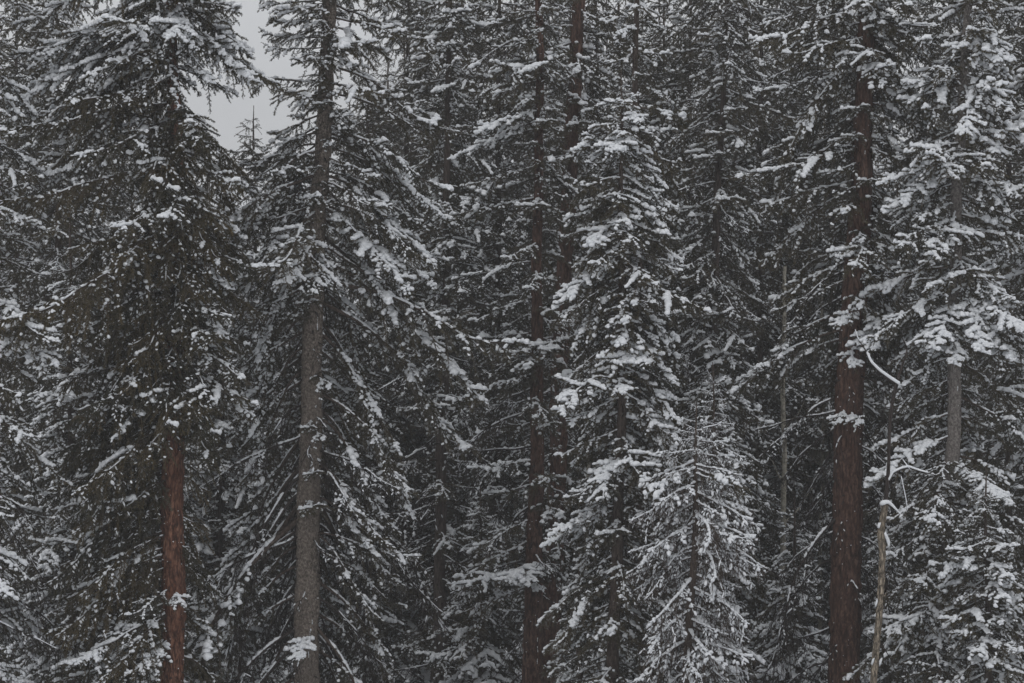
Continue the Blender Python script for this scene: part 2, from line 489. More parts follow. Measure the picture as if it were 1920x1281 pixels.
def trunk_mesh(pts, rad, matr, rnd_seed, k=20, seg=.12, rough=.06, snowy=0):
    """pts: list of (x,y,z), radii; resampled; gently uneven"""
    rng = np.random.default_rng(rnd_seed)
    pts = np.array(pts, float); z = pts[:, 2]
    zz = np.arange(z[0], z[-1] + seg, seg)
    P = np.stack([np.interp(zz, z, pts[:, 0]), np.interp(zz, z, pts[:, 1]), zz], -1)
    R = np.interp(zz, z, rad)
    a, b = rng.random() * 6, rng.random() * 6
    P[:, 0] += .02 * np.sin(zz * .9 + a) + .012 * np.sin(zz * 2.3 + b)
    th = np.arange(k) / k * 2 * math.pi
    n = len(zz)
    lobes = 1 + .07 * np.sin(th[None] * 3 + a + zz[:, None] * .2) + .03 * np.sin(th[None] * 5 + b - zz[:, None] * .5)
    r = R[:, None] * lobes * (1 + rough * rng.standard_normal((n, k)))
    V = np.stack([P[:, 0:1] + r * np.cos(th), P[:, 1:2] + r * np.sin(th), np.repeat(zz[:, None], k, 1)], -1)
    i = np.arange(n - 1)[:, None]; j = np.arange(k)[None]
    Q = np.stack([i * k + j, i * k + (j + 1) % k, (i + 1) * k + (j + 1) % k, (i + 1) * k + j], -1).reshape(-1, 4)
    g = Geo(); g.add(V.reshape(-1, 3), Q)
    me = g.mesh("trunk", [matr])
    return me, P, R

def trunk_snow(root, P, R, seed, count, strips):
    """flecks and thin plastered strips of snow caught on the bark of the camera side"""
    rng = np.random.default_rng(seed); g = Geo()
    i = rng.integers(0, len(P), count)
    az = rng.uniform(-math.pi, 0, count)
    d = np.stack([np.cos(az), np.sin(az), np.zeros(count)], -1)
    O = P[i] + d * (R[i] * 1.01)[:, None] + np.stack([np.zeros(count), np.zeros(count), rng.uniform(-.06, .06, count)], -1)
    sz = rng.lognormal(0, .4, count) * .008
    stamp_snow(g, rng, O, np.cross(d, [0, 0, 1.0]), sz * 1.2, sz, sz * 1.3)
    for _ in range(strips):
        c = rng.uniform(-2.2, -.9); z0 = rng.integers(0, max(1, len(P) - 8)); m = rng.integers(6, 20)
        k = z0 + np.arange(m) * .35; k = k[k < len(P) - 1]; kk = k.astype(int)
        if len(kk) < 2: continue
        az = c + np.cumsum(rng.normal(0, .03, len(kk)))
        d = np.stack([np.cos(az), np.sin(az), np.zeros(len(kk))], -1)
        O = P[kk] + d * (R[kk] * 1.01)[:, None]; O[:, 2] += (k - kk) * .12
        m2 = rng.random(len(kk)) < .7
        sz = rng.uniform(.006, .014, len(kk))
        stamp_snow(g, rng, O[m2], np.tile([[0, 0, 1.0]], (m2.sum(), 1)) + rng.normal(0, .05, (m2.sum(), 3)), sz[m2] * 2.4, sz[m2], sz[m2])
    link("snow", g.mesh("bark_snow", [M['snow']]), root, tuple(-root.location))["kind"] = "stuff"

def ptab(tab, y):
    ys = [a[0] for a in tab]
    return [float(np.interp(y, ys, [a[k] for a in tab])) for k in range(1, len(tab[0]))]

def spruce(name, label, px, D, wpx, prof, styles, bark, dens, seed, pitch, front=1.0, back=1.0, zmax=17.2, zmin=0.8,
           apex=None, lod=0, group=None, snowfleck=(0, 0), hero=(), trunkk=20, cat="tree", depth=1.0, extra=(), dk=1.35):
    """px: [(py, px)] trunk line; wpx: [(py, width)] ; prof: [(py, left px, right px)] ; pitch: [(py, degrees below level)]
       styles: [(py_from, [(style, weight)...])]"""
    rnd = random.Random(seed)
    gz = ground(X(px[-1][1], D), D)
    xb = X(ptab(px, 1281 + (Z(1281, D) - gz) * F / D)[0], D)
    root = bpy.data.objects.new(name, None); COL.objects.link(root)
    root.location = (xb, D, gz); root.empty_display_size = .3
    root['label'] = label; root['category'] = cat
    if group: root['group'] = group
    top = Z(apex, D) if apex is not None else zmax + 1.5
    zs = np.arange(gz - .2, top, .5); zs = np.append(zs, top)
    def ex(tab, py):              # linear extrapolation of the trunk line
        if py > tab[-1][0]:
            (y0, x0), (y1, x1) = tab[-2], tab[-1]
            return x1 + (x1 - x0) / (y1 - y0) * (py - y1)
        if py < tab[0][0]:
            (y0, x0), (y1, x1) = tab[0], tab[1]
            return x0 + (x0 - x1) / (y0 - y1) * (py - y0)
        return ptab(tab, py)[0]
    def pyof(z): return 640.5 - (z - CAM_Z) * F / D
    pts = [(X(ex(px, pyof(z)), D), D, z) for z in zs]
    rad = []
    for z in zs:
        w = ex(wpx, pyof(z)) / F * D / 2
        rad.append(max(w, .012))
    if apex is not None:
        for k, z in enumerate(zs): rad[k] = max(.006, min(rad[k], .008 + .022 * (top - z)))
    me, P, R = trunk_mesh(pts, rad, M[bark], seed, trunkk)
    link("trunk", me, root, tuple(-root.location))
    if snowfleck[0]: trunk_snow(root, P, R, seed, *snowfleck)
    z = zmin + gz; az = rnd.random() * 6
    zt = min(top - .12, zmax)
    while z < zt:
        py = pyof(z)
        l, r = ptab(prof, py)
        dn = ptab(dens, py)[0]
        az += 2.39996 + rnd.uniform(-.5, .5)
        c = math.cos(az); s = math.sin(az)
        hw = (r * (1 + c) / 2 + l * (1 - c) / 2)
        mid = (l + r) / 2 * depth
        Lp = math.sqrt((hw * c) ** 2 + (mid * s) ** 2)
        pt = ptab(pitch, py)[0] + rnd.gauss(0, 10)
        L = Lp / F * D / max(.45, math.cos(math.radians(pt * .95))) * rnd.uniform(.6, 1.16)
        lob = math.sin(z * 1.9 + az * 1.0 + seed) * .6 + math.sin(z * .83 - 2 * az + seed * 2.1) * .5
        L *= 1.0 + .22 * lob
        z += 1.0 / max(dn * dk, .1) * rnd.uniform(.6, 1.4)
        fr = -s
        if fr > .3: pt *= .6
        fl = front if isinstance(front, (int, float)) else ptab(front, py)[0]
        if fr > .35 and rnd.random() > fl: continue
        if fr < -.35 and rnd.random() > back: continue
        if L < .18: continue
        if lob < -.88 and lod == 0: continue
        st = None
        for y0, lst in styles:
            if py >= y0: st = lst
        tot = rnd.random() * sum(w for _, w in st)
        for sn, w in st:
            tot -= w
            if tot <= 0: break
        i = int(np.argmin(np.abs(P[:, 2] - z)))
        place_bough(root, (P[i, 0] + c * R[i] * .7, P[i, 1] + s * R[i] * .7, z), az, L, pt, sn, rnd, lod)
    if snowfleck[0] > 50:                  # broken dead stubs left on the bark
        for q in range(14):
            i = rnd.randrange(int(len(P) * .15), int(len(P) * .8)); a = rnd.uniform(-3.0, -.15); ln = rnd.uniform(.05, .2) + R[i]
            dv = np.array([math.cos(a), math.sin(a), rnd.uniform(-.5, .1)])
            t_ = np.linspace(.6 * R[i] / ln, 1, 5)
            V, Q, T = tube(P[i] + dv * (t_ * ln)[:, None] + np.array([0, 0, .02]) * np.sin(t_ * 3)[:, None], np.linspace(.02, .009, 5) * rnd.uniform(.7, 1.3), 6)
            gs = Geo(); gs.add(V, Q, T)
            link("branch_stub", gs.mesh("branch_stub", [M['twig_dark']]), root, tuple(-root.location))
    hero = list(hero)
    for (y0, y1, cnt, a0, a1, l0, l1, pt0, sn) in extra:
        for k in range(cnt):
            hero.append((y0 + (y1 - y0) * (k + rnd.random()) / cnt, rnd.uniform(a0, a1), rnd.uniform(l0, l1), pt0 + rnd.gauss(0, 7), sn))
    for (py, azd, L, pt, sn) in hero:      # individually placed boughs
        zz = Z(py, D); i = int(np.argmin(np.abs(P[:, 2] - zz))); a = math.radians(azd)
        place_bough(root, (P[i, 0] + math.cos(a) * R[i] * .7, P[i, 1] + math.sin(a) * R[i] * .7, zz), a, L, pt, sn, rnd, lod)
    return root

# ------------------------------------------------------------------ terrain
def ground(x, y):
    if y < 4: z = 7.4
    elif y < 40: z = 7.4 * (0.5 + 0.5 * math.cos((y - 4) / 36 * math.pi))
    elif y < 62: z = 0.0
    elif y < 120: z = -4.5 * (0.5 - 0.5 * math.cos((y - 62) / 58 * math.pi))
    elif y < 260: z = -4.5
    else:
        t = min(1, (y - 260) / 380)
        z = -4.5 + (58 + 6 * math.sin(x * .012) + 4 * math.sin(x * .031 + 1)) * (3 * t * t - 2 * t ** 3)
    return z + .12 * math.sin(x * .7 + y * .23) + .08 * math.sin(x * .31 - y * .9)

def build_ground():
    ys = np.concatenate([np.arange(-40, 120, 2.0), np.arange(120, 705, 10.0)])
    xs = np.concatenate([np.arange(-300, -40, 13.0), np.arange(-40, 40, 2.0), np.arange(40, 301, 13.0)])
    V = [(x, y, ground(x, y)) for y in ys for x in xs]
    nx = len(xs)
    Q = [(j * nx + i, j * nx + i + 1, (j + 1) * nx + i + 1, (j + 1) * nx + i) for j in range(len(ys) - 1) for i in range(nx - 1)]
    g = Geo(); g.add(V, Q)
    o = link("snowy_ground", g.mesh("snowy_ground", [M['snow']]))
    o['kind'] = "structure"
build_ground()

# ------------------------------------------------------------------ main trees (pixels of the photograph, distance in metres)
FULL = [('full', 1)]
# far left, trunk just outside the frame
spruce("spruce_tree", "drooping spruce at the left edge with dark twiggy lower limbs and snowy tips",
       [(0, -40), (1281, -75)], 45.0, [(0, 22), (1281, 46)],
       [(-400, 70, 90), (0, 110, 90), (300, 130, 130), (560, 150, 190), (900, 170, 200), (1281, 180, 190)],
       [(-999, [('full', 2), ('snowy', 1)]), (420, [('full', 2), ('snowy', 1)]), (700, [('bare', 2.4), ('snowy', .7), ('open', 1.5)])],
       'bark_dim', [(-400, 5), (1281, 7.5)], 11, [(0, 20), (500, 34), (1281, 44)], trunkk=16)
# T1
spruce("spruce_tree", "tall spruce with bare orange-red trunk and dense olive-brown hanging foliage on its left",
       [(0, 322), (400, 332), (800, 326), (1281, 321)], 46.0, [(0, 20), (200, 26), (800, 40), (1281, 46)],
       [(-400, 220, 100), (0, 300, 105), (70, 325, 120), (110, 330, 135), (150, 325, 108), (240, 320, 105), (330, 300, 130), (400, 280, 135), (600, 235, 145), (700, 230, 135), (790, 240, 80), (880, 260, 20), (1000, 280, 8), (1281, 250, 14)],
       [(-999, [('full', 2.4), ('snowy', .8), ('lush', 1)]), (150, [('lush', 2.4), ('full', 1.2), ('snowy', .2)]), (420, [('lush', 4), ('full', .8)])],
       'bark_orange', [(-400, 8), (1281, 10)], 21, [(-200, 12), (100, 20), (500, 30), (1281, 26)], front=[(0, .75), (790, .85), (850, .0), (1281, 0.0)],
       snowfleck=(200, 2), hero=[
           (20, 170, 2.9, 26, 'padded'), (60, 188, 3.0, 24, 'padded'), (10, 15, 1.7, 36, 'padded'), (60, -15, 1.8, 30, 'padded'), (95, -40, 1.2, 30, 'padded'), (50, 5, 2.0, 30, 'padded'), (70, -8, 2.1, 26, 'full'),
           (300, -110, 1.3, 50, 'lush'), (330, -70, 1.2, 52, 'lush'), (430, -100, 1.3, 50, 'lush'), (520, -90, 1.2, 50, 'lush'), (380, -140, 1.8, 50, 'lush'), (470, -150, 1.9, 50, 'lush'),
           (600, -140, 1.8, 46, 'lush'), (690, -125, 1.7, 44, 'full'), (640, -160, 2.0, 46, 'lush'), (760, -150, 2.2, 40, 'lush'), (820, -160, 2.3, 40, 'lush'),
           (860, -140, 2.3, 38, 'lush'), (920, -155, 2.6, 36, 'lush'), (1040, -150, 2.5, 34, 'lush'), (1105, -120, 1.2, 20, 'full'), (1150, -140, 2.2, 24, 'snowy'), (1200, -120, 1.3, 20, 'snowy'), (1230, -150, 2.3, 30, 'full'), (1110, -70, .55, 14, 'snowy'),
           (560, -30, 1.3, 34, 'padded'), (480, -20, 1.2, 34, 'padded'), (640, -35, 1.6, 26, 'full'), (690, -20, 1.7, 24, 'full')],
       extra=[(-60, 130, 10, -140, -40, 1.0, 1.7, 40, 'full'), (190, 800, 46, -165, -35, .8, 1.6, 34, 'lush'), (560, 1240, 34, -180, -125, 1.0, 2.4, 28, 'lush'), (-80, 240, 10, 165, 200, 2.2, 3.0, 28, 'snowy'), (600, 1240, 9, 160, 190, 1.8, 2.3, 26, 'full')], dk=1.2)
# T2
spruce("spruce_tree", "tall spruce with cracked pale grey-brown trunk and long steeply drooping limbs",
       [(0, 617), (300, 605), (560, 588), (800, 580), (1281, 574)], 48.0, [(0, 24), (300, 30), (560, 36), (900, 42), (1281, 47)],
       [(-400, 110, 120), (-100, 120, 150), (60, 115, 170), (180, 120, 190), (270, 170, 200), (430, 190, 260), (560, 190, 270), (700, 190, 235), (900, 230, 230), (1281, 230, 210)],
       [(-999, [('open', 3), ('full', 1)]), (330, [('open', 4), ('full', .8), ('snowy', .4)]), (760, [('open', 3), ('bare', 2.0), ('wispy', 1.2)])],
       'bark_grey', [(-400, 11), (-40, 8), (200, 8), (330, 13), (760, 13), (1281, 11)], 32, [(-200, 8), (60, 16), (300, 36), (600, 48), (1281, 52)], front=[(0, .75), (300, .75), (440, .5), (520, .0), (1281, .0)], extra=[(-60, 330, 16, -165, -15, .35, .9, 12, 'full'), (-60, 600, 24, -165, -15, .35, .85, 12, 'full'), (640, 1280, 7, -140, -40, .35, .7, 30, 'bare'), (700, 1000, 3, -130, -40, .5, .8, 24, 'full')],
       snowfleck=(60, 3), hero=[
           (425, 0, 2.5, 28, 'padded'), (505, -5, 2.0, 30, 'padded'), (330, -10, 2.6, 38, 'padded'), (250, 5, 2.7, 34, 'padded'), (390, -25, 2.6, 40, 'padded'), (460, -5, 2.5, 40, 'open'), (150, 180, 1.6, 0, 'open'), (70, 175, 1.2, 0, 'open'), (40, 190, 1.0, 4, 'open'), (270, 170, 1.9, 16, 'open'), (330, 185, 1.8, 34, 'open'),
           (860, -40, 1.6, 40, 'wispy'), (700, -60, .7, 20, 'full'), (880, -75, .6, 10, 'full'), (1190, -95, .8, 25, 'padded'), (1000, -20, 2.2, 52, 'open'), (930, 0, 2.4, 50, 'open'), (870, -20, 2.2, 48, 'open')])
# T8
spruce("spruce_tree", "thickest dark red-brown trunk, with bare dead limbs around its lower half",
       [(0, 1628), (200, 1621), (450, 1608), (700, 1597), (1000, 1588), (1281, 1583)], 48.0, [(0, 27), (220, 34), (500, 46), (700, 52), (1281, 58)],
       [(-400, 130, 90), (0, 190, 110), (150, 220, 130), (300, 200, 120), (450, 215, 110), (620, 240, 120), (760, 230, 110), (950, 210, 90), (1281, 190, 80)],
       [(-999, [('full', 4), ('snowy', .3)]), (500, [('full', 3), ('wispy', 1), ('bare', .6)]), (760, [('bare', 4), ('wispy', 1.2)]), (900, [('bare', 4), ('wispy', .4)])],
       'bark_red', [(-400, 11), (500, 12), (760, 9), (1281, 6)], 43, [(-200, 20), (100, 30), (400, 36), (760, 40), (1281, 34)], front=[(-100, .5), (120, .3), (180, .08), (600, .06), (700, .0), (1281, 0)],
       snowfleck=(170, 7), extra=[(-60, 120, 8, -150, -30, .7, 1.2, 30, 'full'), (180, 590, 18, -160, -20, .45, 1.0, 16, 'full'), (600, 1250, 8, -150, -30, .3, .7, 34, 'bare')], hero=[
           (625, -80, .95, 18, 'padded'), (600, -60, .9, 14, 'padded'), (590, -115, .8, 14, 'padded'), (650, -95, .7, 30, 'padded'), (775, -80, .55, 20, 'padded'), (770, -115, .5, 26, 'padded'),
           (460, -110, .9, 18, 'padded'), (600, -20, 1.2, 0, 'padded')])
# T10
spruce("spruce_tree", "snow-laden spruce with pale grey trunk and thick white pads on its boughs, near right edge",
       [(0, 1815), (300, 1797), (800, 1786), (1281, 1762)], 47.0, [(0, 14), (200, 18), (800, 25), (1281, 34)],
       [(-400, 60, 70), (0, 90, 110), (130, 110, 130), (350, 140, 170), (600, 120, 190), (800, 130, 190), (1000, 150, 200), (1281, 150, 220)],
       [(-999, [('snowy', 1.3), ('padded', .4), ('full', 1.2)]), (700, [('full', 2), ('snowy', .8), ('padded', .2)]), (950, [('full', 2.4), ('snowy', .7)])],
       'bark_pale', [(-400, 9), (1281, 11)], 54, [(-200, 4), (200, 14), (600, 30), (1281, 30)], front=[(0, .8), (640, .8), (700, .1), (850, .1), (900, .8), (1281, .9)],
       snowfleck=(30, 1), hero=[
           (570, -110, 1.6, 30, 'padded'), (560, -70, 1.7, 34, 'padded'), (590, -45, 1.7, 32, 'padded'), (600, -90, 1.4, 36, 'padded'), (150, 200, 1.2, 4, 'padded'), (300, 190, 1.5, 18, 'padded'), (330, 205, 1.6, 28, 'padded'),
           (1150, -100, 1.2, 24, 'padded')],
       extra=[(0, 600, 12, -150, -30, .8, 1.5, 34, 'snowy'), (860, 1240, 14, -150, -30, .9, 1.7, 34, 'full')], dk=1.15)
# far right edge
spruce("spruce_tree", "spruce cut off by the right edge, bright snow pads stacked along its left-hand boughs",
       [(0, 1985), (1281, 1975)], 50.0, [(0, 20), (1281, 34)],
       [(-400, 70, 70), (0, 110, 80), (400, 140, 90), (1281, 190, 100)],
       [(-999, [('snowy', 1), ('full', 1.4)])],
       'bark_dim', [(-400, 7), (1281, 8.5)], 66, [(-200, 8), (300, 22), (1281, 34)], trunkk=12)
# T6
spruce("spruce_tree", "bright snowy spruce right of centre with a pointed snow-capped top",
       [(140, 1163), (540, 1168), (900, 1160), (1281, 1150)], 46.5, [(140, 2), (540, 15), (900, 20), (1281, 25)],
       [(140, 4, 4), (200, 45, 40), (260, 85, 70), (400, 90, 115), (560, 100, 105), (700, 110, 130), (900, 110, 110), (1281, 120, 100)],
       [(-999, [('snowy', 1.2), ('padded', .5), ('full', 1.2)]), (420, [('full', 2), ('snowy', .6), ('padded', .15)]), (800, [('full', 2), ('snowy', .8)])],
       'bark_dim', [(140, 22), (300, 14), (1281, 12)], 71, [(140, -35), (200, 0), (300, 22), (600, 38), (1281, 34)], apex=140, trunkk=12,
       front=[(0, .9), (900, .8), (1130, .1), (1281, .1)],
       hero=[(215, -60, .6, 16, 'padded'), (190, 200, .5, 10, 'padded'), (250, 190, .9, 22, 'padded'), (260, -100, .8, 20, 'padded'), (780, -10, 1.3, 44, 'padded'), (330, 20, 1.2, 30, 'padded'), (420, 10, 1.3, 30, 'padded'), (560, 0, 1.2, 44, 'padded'), (620, -15, 1.4, 44, 'padded'), (690, -10, 1.5, 44, 'padded'), (740, -20, 1.4, 44, 'padded'), (480, 180, 1.4, 34, 'padded'), (490, 200, 1.5, 34, 'padded'), (950, 200, 1.3, 20, 'padded'), (960, 175, 1.4, 24, 'padded'), (860, -120, .9, 24, 'padded')])
# second leader left of T6 / behind it, reaching above the frame
spruce("spruce_tree", "slender white-boughed spruce directly behind the pointed snow-capped top",
       [(-100, 1192), (600, 1196), (1281, 1200)], 49.5, [(-100, 8), (1281, 26)],
       [(-200, 40, 40), (0, 50, 65), (200, 60, 80), (600, 90, 95), (1281, 90, 90)],
       [(-999, [('snowy', .8), ('full', 1.6)]), (130, [('full', 1)])],
       'bark_dim', [(-400, 9), (1281, 8)], 77, [(-200, 4), (200, 22), (1281, 36)], trunkk=12, dk=1.0)
# T7
spruce("young_spruce_tree", "small thin grey-brown spruce with sparse curved limbs outlined by snow",
       [(765, 1306), (930, 1303), (1100, 1297), (1281, 1288)], 44.0, [(765, 3), (930, 11), (1100, 14), (1281, 17)],
       [(765, 4, 4), (820, 45, 40), (870, 80, 75), (920, 100, 95), (1000, 120, 115), (1100, 125, 125), (1281, 120, 125)],
       [(-999, [('ghost', 1)])],
       'twig', [(765, 26), (900, 13), (1281, 10)], 81, [(765, -30), (830, 4), (930, 26), (1281, 36)], apex=765, trunkk=12, front=.75,
       hero=[(880, -15, .9, 20, 'snowy'), (925, -10, 1.0, 26, 'ghost'), (880, 200, .9, 22, 'snowy'), (1000, -5, 1.35, 28, 'ghost'), (1000, 185, 1.3, 28, 'ghost'), (1035, 175, 1.2, 22, 'ghost'), (925, 180, 1.2, 22, 'ghost')])
spruce("young_spruce_tree", "young spruce with upright bare leader, just behind the small grey-brown spruce",
       [(690, 1335), (1281, 1340)], 46.5, [(690, 2), (1281, 14)],
       [(690, 3, 3), (730, 22, 22), (800, 40, 45), (900, 60, 65), (1281, 85, 80)],
       [(-999, [('ghost', 1), ('snowy', .8)])], 'twig', [(690, 26), (1281, 8)], 85, [(690, -50), (760, 0), (900, 20), (1281, 30)], apex=690, trunkk=8)
# T4, T5, dark twin trunks in the middle
spruce("spruce_tree", "middle spruce with straight red-brown trunk clear of boughs near the bottom",
       [(0, 1012), (600, 1008), (1281, 999)], 52.5, [(0, 13), (400, 18), (900, 26), (1281, 38)],
       [(-400, 90, 40), (0, 120, 45), (300, 150, 35), (700, 180, 40), (950, 180, 45), (1100, 130, 45), (1281, 120, 60)],
       [(-999, [('full', 3), ('wispy', .4)]), (550, [('full', 2.4), ('wispy', 1), ('bare', .8)]), (1120, [('bare', 1), ('wispy', .6)])],
       'bark_red', [(-400, 8), (900, 8), (1130, 5), (1281, 4)], 91, [(-200, 10), (300, 20), (700, 14), (1281, 26)], front=[(0, .15), (450, .2), (600, .4), (820, .12), (1040, .3), (1100, 0), (1281, 0)],
       snowfleck=(120, 2), hero=[(1060, -120, 1.5, 8, 'padded'), (1055, -95, 1.2, 14, 'padded'), (1075, -80, .6, 30, 'padded'), (1065, -150, 1.9, 8, 'padded'), (640, -70, .9, 14, 'padded'), (650, -120, 1.0, 14, 'full'), (230, -165, 1.9, 24, 'padded'), (210, -140, 1.6, 18, 'padded')],
       extra=[(-20, 430, 24, -160, -20, .45, 1.0, 14, 'full'), (450, 800, 9, -160, -60, .8, 1.5, 20, 'full'), (820, 1060, 4, -175, -130, 1.0, 1.8, 14, 'full')])
spruce("spruce_tree", "spruce with leaning dark brown trunk just right of the straight middle one",
       [(0, 1088), (400, 1063), (850, 1046), (1281, 1030)], 55.0, [(0, 24), (850, 32), (1281, 36)],
       [(-400, 60, 80), (0, 70, 90), (400, 60, 90), (900, 60, 70), (1281, 70, 70)],
       [(-999, FULL), (600, [('full', 1), ('bare', 1.4)])],
       'bark_red', [(-400, 7), (1281, 5)], 95, [(-200, 16), (300, 24), (1281, 30)], front=[(0, .2), (1281, .12)], snowfleck=(60, 1), trunkk=16,
       extra=[(-20, 430, 19, -150, 0, .55, 1.1, 14, 'full'), (450, 700, 5, -120, 10, .8, 1.4, 20, 'full'), (1000, 1150, 3, -90, 10, .8, 1.4, 26, 'full')])
# T3
spruce("spruce_tree", "spruce with thin grey trunk between the pale cracked trunk and the middle pair",
       [(0, 842), (400, 838), (900, 828), (1281, 820)], 58.0, [(0, 8), (400, 14), (900, 21), (1281, 25)],
       [(-400, 50, 50), (0, 70, 70), (300, 90, 90), (700, 100, 100), (1281, 110, 110)],
       [(-999, FULL), (620, [('full', 1), ('wispy', 1), ('bare', 1)])],
       'bark_dim', [(-400, 11), (500, 8), (1281, 6)], 101, [(-200, 0), (300, 14), (1281, 20)], front=[(0, .9), (600, .8), (1281, .5)], trunkk=12,
       extra=[(350, 780, 16, -150, -30, .7, 1.5, 26, 'full')])
spruce("spruce_tree", "slim dark spruce between the bright pointed spruce and the thickest trunk",
       [(0, 1362), (480, 1342), (800, 1330), (1281, 1322)], 56.0, [(0, 8), (480, 16), (1281, 26)],
       [(-400, 60, 60), (0, 85, 80), (300, 95, 90), (700, 110, 90), (1281, 110, 100)],
       [(-999, [('full', 2), ('wispy', .8)])],
       'bark_dim', [(-400, 9), (500, 10), (1281, 8)], 111, [(-200, 14), (300, 26), (1281, 34)], front=.9, trunkk=12,
       extra=[(0, 260, 8, -150, -30, .7, 1.3, 30, 'full'), (480, 1000, 14, -150, -30, .8, 1.4, 36, 'full')])
spruce("spruce_tree", "spruce behind the left pair of trunks, its lower crown a pale mass of fine snow",
       [(330, 420), (1281, 408)], 55.0, [(330, 3), (600, 10), (1281, 24)],
       [(330, 4, 4), (420, 40, 50), (560, 70, 80), (800, 100, 110), (1281, 130, 130)],
       [(-999, [('snowy', 1.2), ('full', 1)])],
       'bark_dim', [(330, 16), (1281, 12)], 121, [(330, -20), (500, 16), (1281, 30)], apex=330, trunkk=12)
spruce("spruce_tree", "snow-lined spruce in the gap between the left-edge tree and the olive foliage",
       [(400, 130), (1281, 140)], 52.0, [(400, 3), (1281, 26)],
       [(400, 4, 4), (560, 40, 40), (760, 70, 70), (1000, 90, 90), (1281, 110, 110)],
       [(-999, [('snowy', 1.4), ('full', 1)])],
       'bark_dim', [(400, 16), (1281, 12)], 131, [(400, -20), (560, 16), (1281, 36)], apex=400, trunkk=12)

# smaller snowy understorey
for (lab, p0, ap, D, hw, sd) in (
    ("young snowy spruce seen low between the small grey-brown spruce and the thickest trunk", 1490, 930, 53.0, 90, 5),
    ("young snowy spruce low behind the slender snag at right", 1660, 960, 56.0, 90, 6),
    ("young snowy spruce low between the middle pair of trunks and the pale cracked trunk", 900, 900, 55.5, 100, 7),
    ("young spruce low at the right, in front of the pale grey trunk's foot", 1850, 880, 45.0, 120, 8),
    ("low snowy spruce at the bottom edge right of the middle trunks", 1085, 1010, 50.5, 80, 9),
):
    spruce("young_spruce_tree", lab, [(ap, p0), (1281, p0 + 3)], D, [(ap, 2), (1281, 16)],
           [(ap, 3, 3), (ap + 100, hw * .4, hw * .4), (ap + 250, hw * .8, hw * .8), (1500, hw * 1.2, hw * 1.2)],
           [(-999, [('full', 1), ('snowy', 1.2)])], 'bark_dim', [(ap, 20), (1281, 12)], 200 + sd,
           [(ap, -25), (ap + 120, 14), (1281, 32)], apex=ap, trunkk=8)

# ------------------------------------------------------------------ trees of the rows behind
rndF = random.Random(77)
far_spots = []
def far(px, D, apex, hw, label=None, group=None):
    far_spots.append((px, D, apex, hw, label, group))
for px, D, ap in ((30, 62, -150), (190, 64, 60), (300, 70, 170), (480, 61, 205), (560, 66, 260), (690, 63, 100), (760, 68, -200), (850, 65, -300), (930, 62, -300), (1110, 60, -250),
                  (1240, 63, -60), (1290, 60, -120), (1420, 62, -300), (1490, 68, -300), (1560, 63, -300), (1690, 61, 350), (1740, 66, -220), (1890, 60, -300)):
    far(px, D, ap, 165)
far(110, 57, -250, 150)
for px, D, ap in ((90, 78, 100), (240, 82, 200), (390, 76, 330), (450, 88, 360), (520, 78, 300), (620, 80, 240), (720, 84, 80), (790, 77, -200), (880, 88, -150), (960, 80, -300), (1020, 76, -300),
                  (1070, 92, -180), (1160, 78, -160), (1230, 84, -60), (1310, 82, -40), (1380, 77, -250), (1450, 88, -160), (1530, 80, -300), (1610, 78, -300), (1690, 90, 330), (1780, 80, -260), (1850, 84, -200), (1920, 78, -200), (-20, 88, 0)):
    far(px, D, ap, 140)
for px, ap in ((20, 60), (140, 120), (210, 230), (330, 260), (420, 400), (560, 330), (660, 160), (760, 40), (850, -80), (930, -100), (1040, -100), (1130, -50), (1210, 80), (1290, 120), (1360, -60), (1420, -60), (1500, -100), (1590, -100), (1650, 100), (1740, 60), (1820, -60), (1900, -60)):
    far(px, rndF.uniform(98, 120), ap, 130)
where = [(0, 130, "behind the left-edge tree"), (130, 400, "behind the orange-barked trunk"), (400, 660, "behind the pale cracked trunk"), (660, 900, "behind the thin grey trunk"),
         (900, 1130, "behind the middle trunks"), (1130, 1400, "behind the bright pointed spruce"), (1400, 1720, "behind the thickest trunk"), (1720, 2500, "behind the right-hand pale trunk")]
ORD = {1: [""], 2: ["left", "right"], 3: ["left", "middle", "right"], 4: ["leftmost", "inner left", "inner right", "rightmost"], 5: ["leftmost", "second from left", "middle", "second from right", "rightmost"]}
cells = {}
for t in far_spots:
    w = next((q for a, b, q in where if t[0] < b), where[-1][2])
    row = "second-row" if t[1] < 72 else ("third-row" if t[1] < 95 else "farthest-row")
    cells.setdefault((row, w), []).append(t)
k = 0
for (row, w), lst in cells.items():
    lst.sort(key=lambda t: t[0])
    for q, (px, D, ap, hw, _, _) in enumerate(lst):
        which = ORD[len(lst)][q]
        hgt = "low" if ap > 240 else ("tall" if ap < -100 else "middling")
        lab = ("%s dim %s snowy spruce " % (which, hgt)).strip() + " in the %s group %s" % (row, w)
        s = 48.0 / D
        h = hw * s * 1.15
        f = 1.0 if D < 72 else (.8 if D < 95 else .6)
        k += 1
        spruce("spruce_tree", lab, [(ap, px + rndF.uniform(-6, 10)), (1281, px)], D, [(ap, 3), (1281, 24 * s)],
               [(ap, 3, 3), (ap + 120, h * .4, h * .4), (ap + 500, h * .9, h * .9), (1400, h * 1.25, h * 1.25)],
               [(-999, [('far', 1)])], 'bark_dim', [(ap, 11 * f), (ap + 300, 8.5 * f), (1400, 7 * f)], 300 + k,
               [(ap, -15), (ap + 150, 10), (1281, 34)], apex=max(ap, -620), zmax=19, zmin=1.5 if D < 95 else 4, trunkk=8, lod=1,
               group="dim spruces of the wood behind", front=1.0, back=.8)

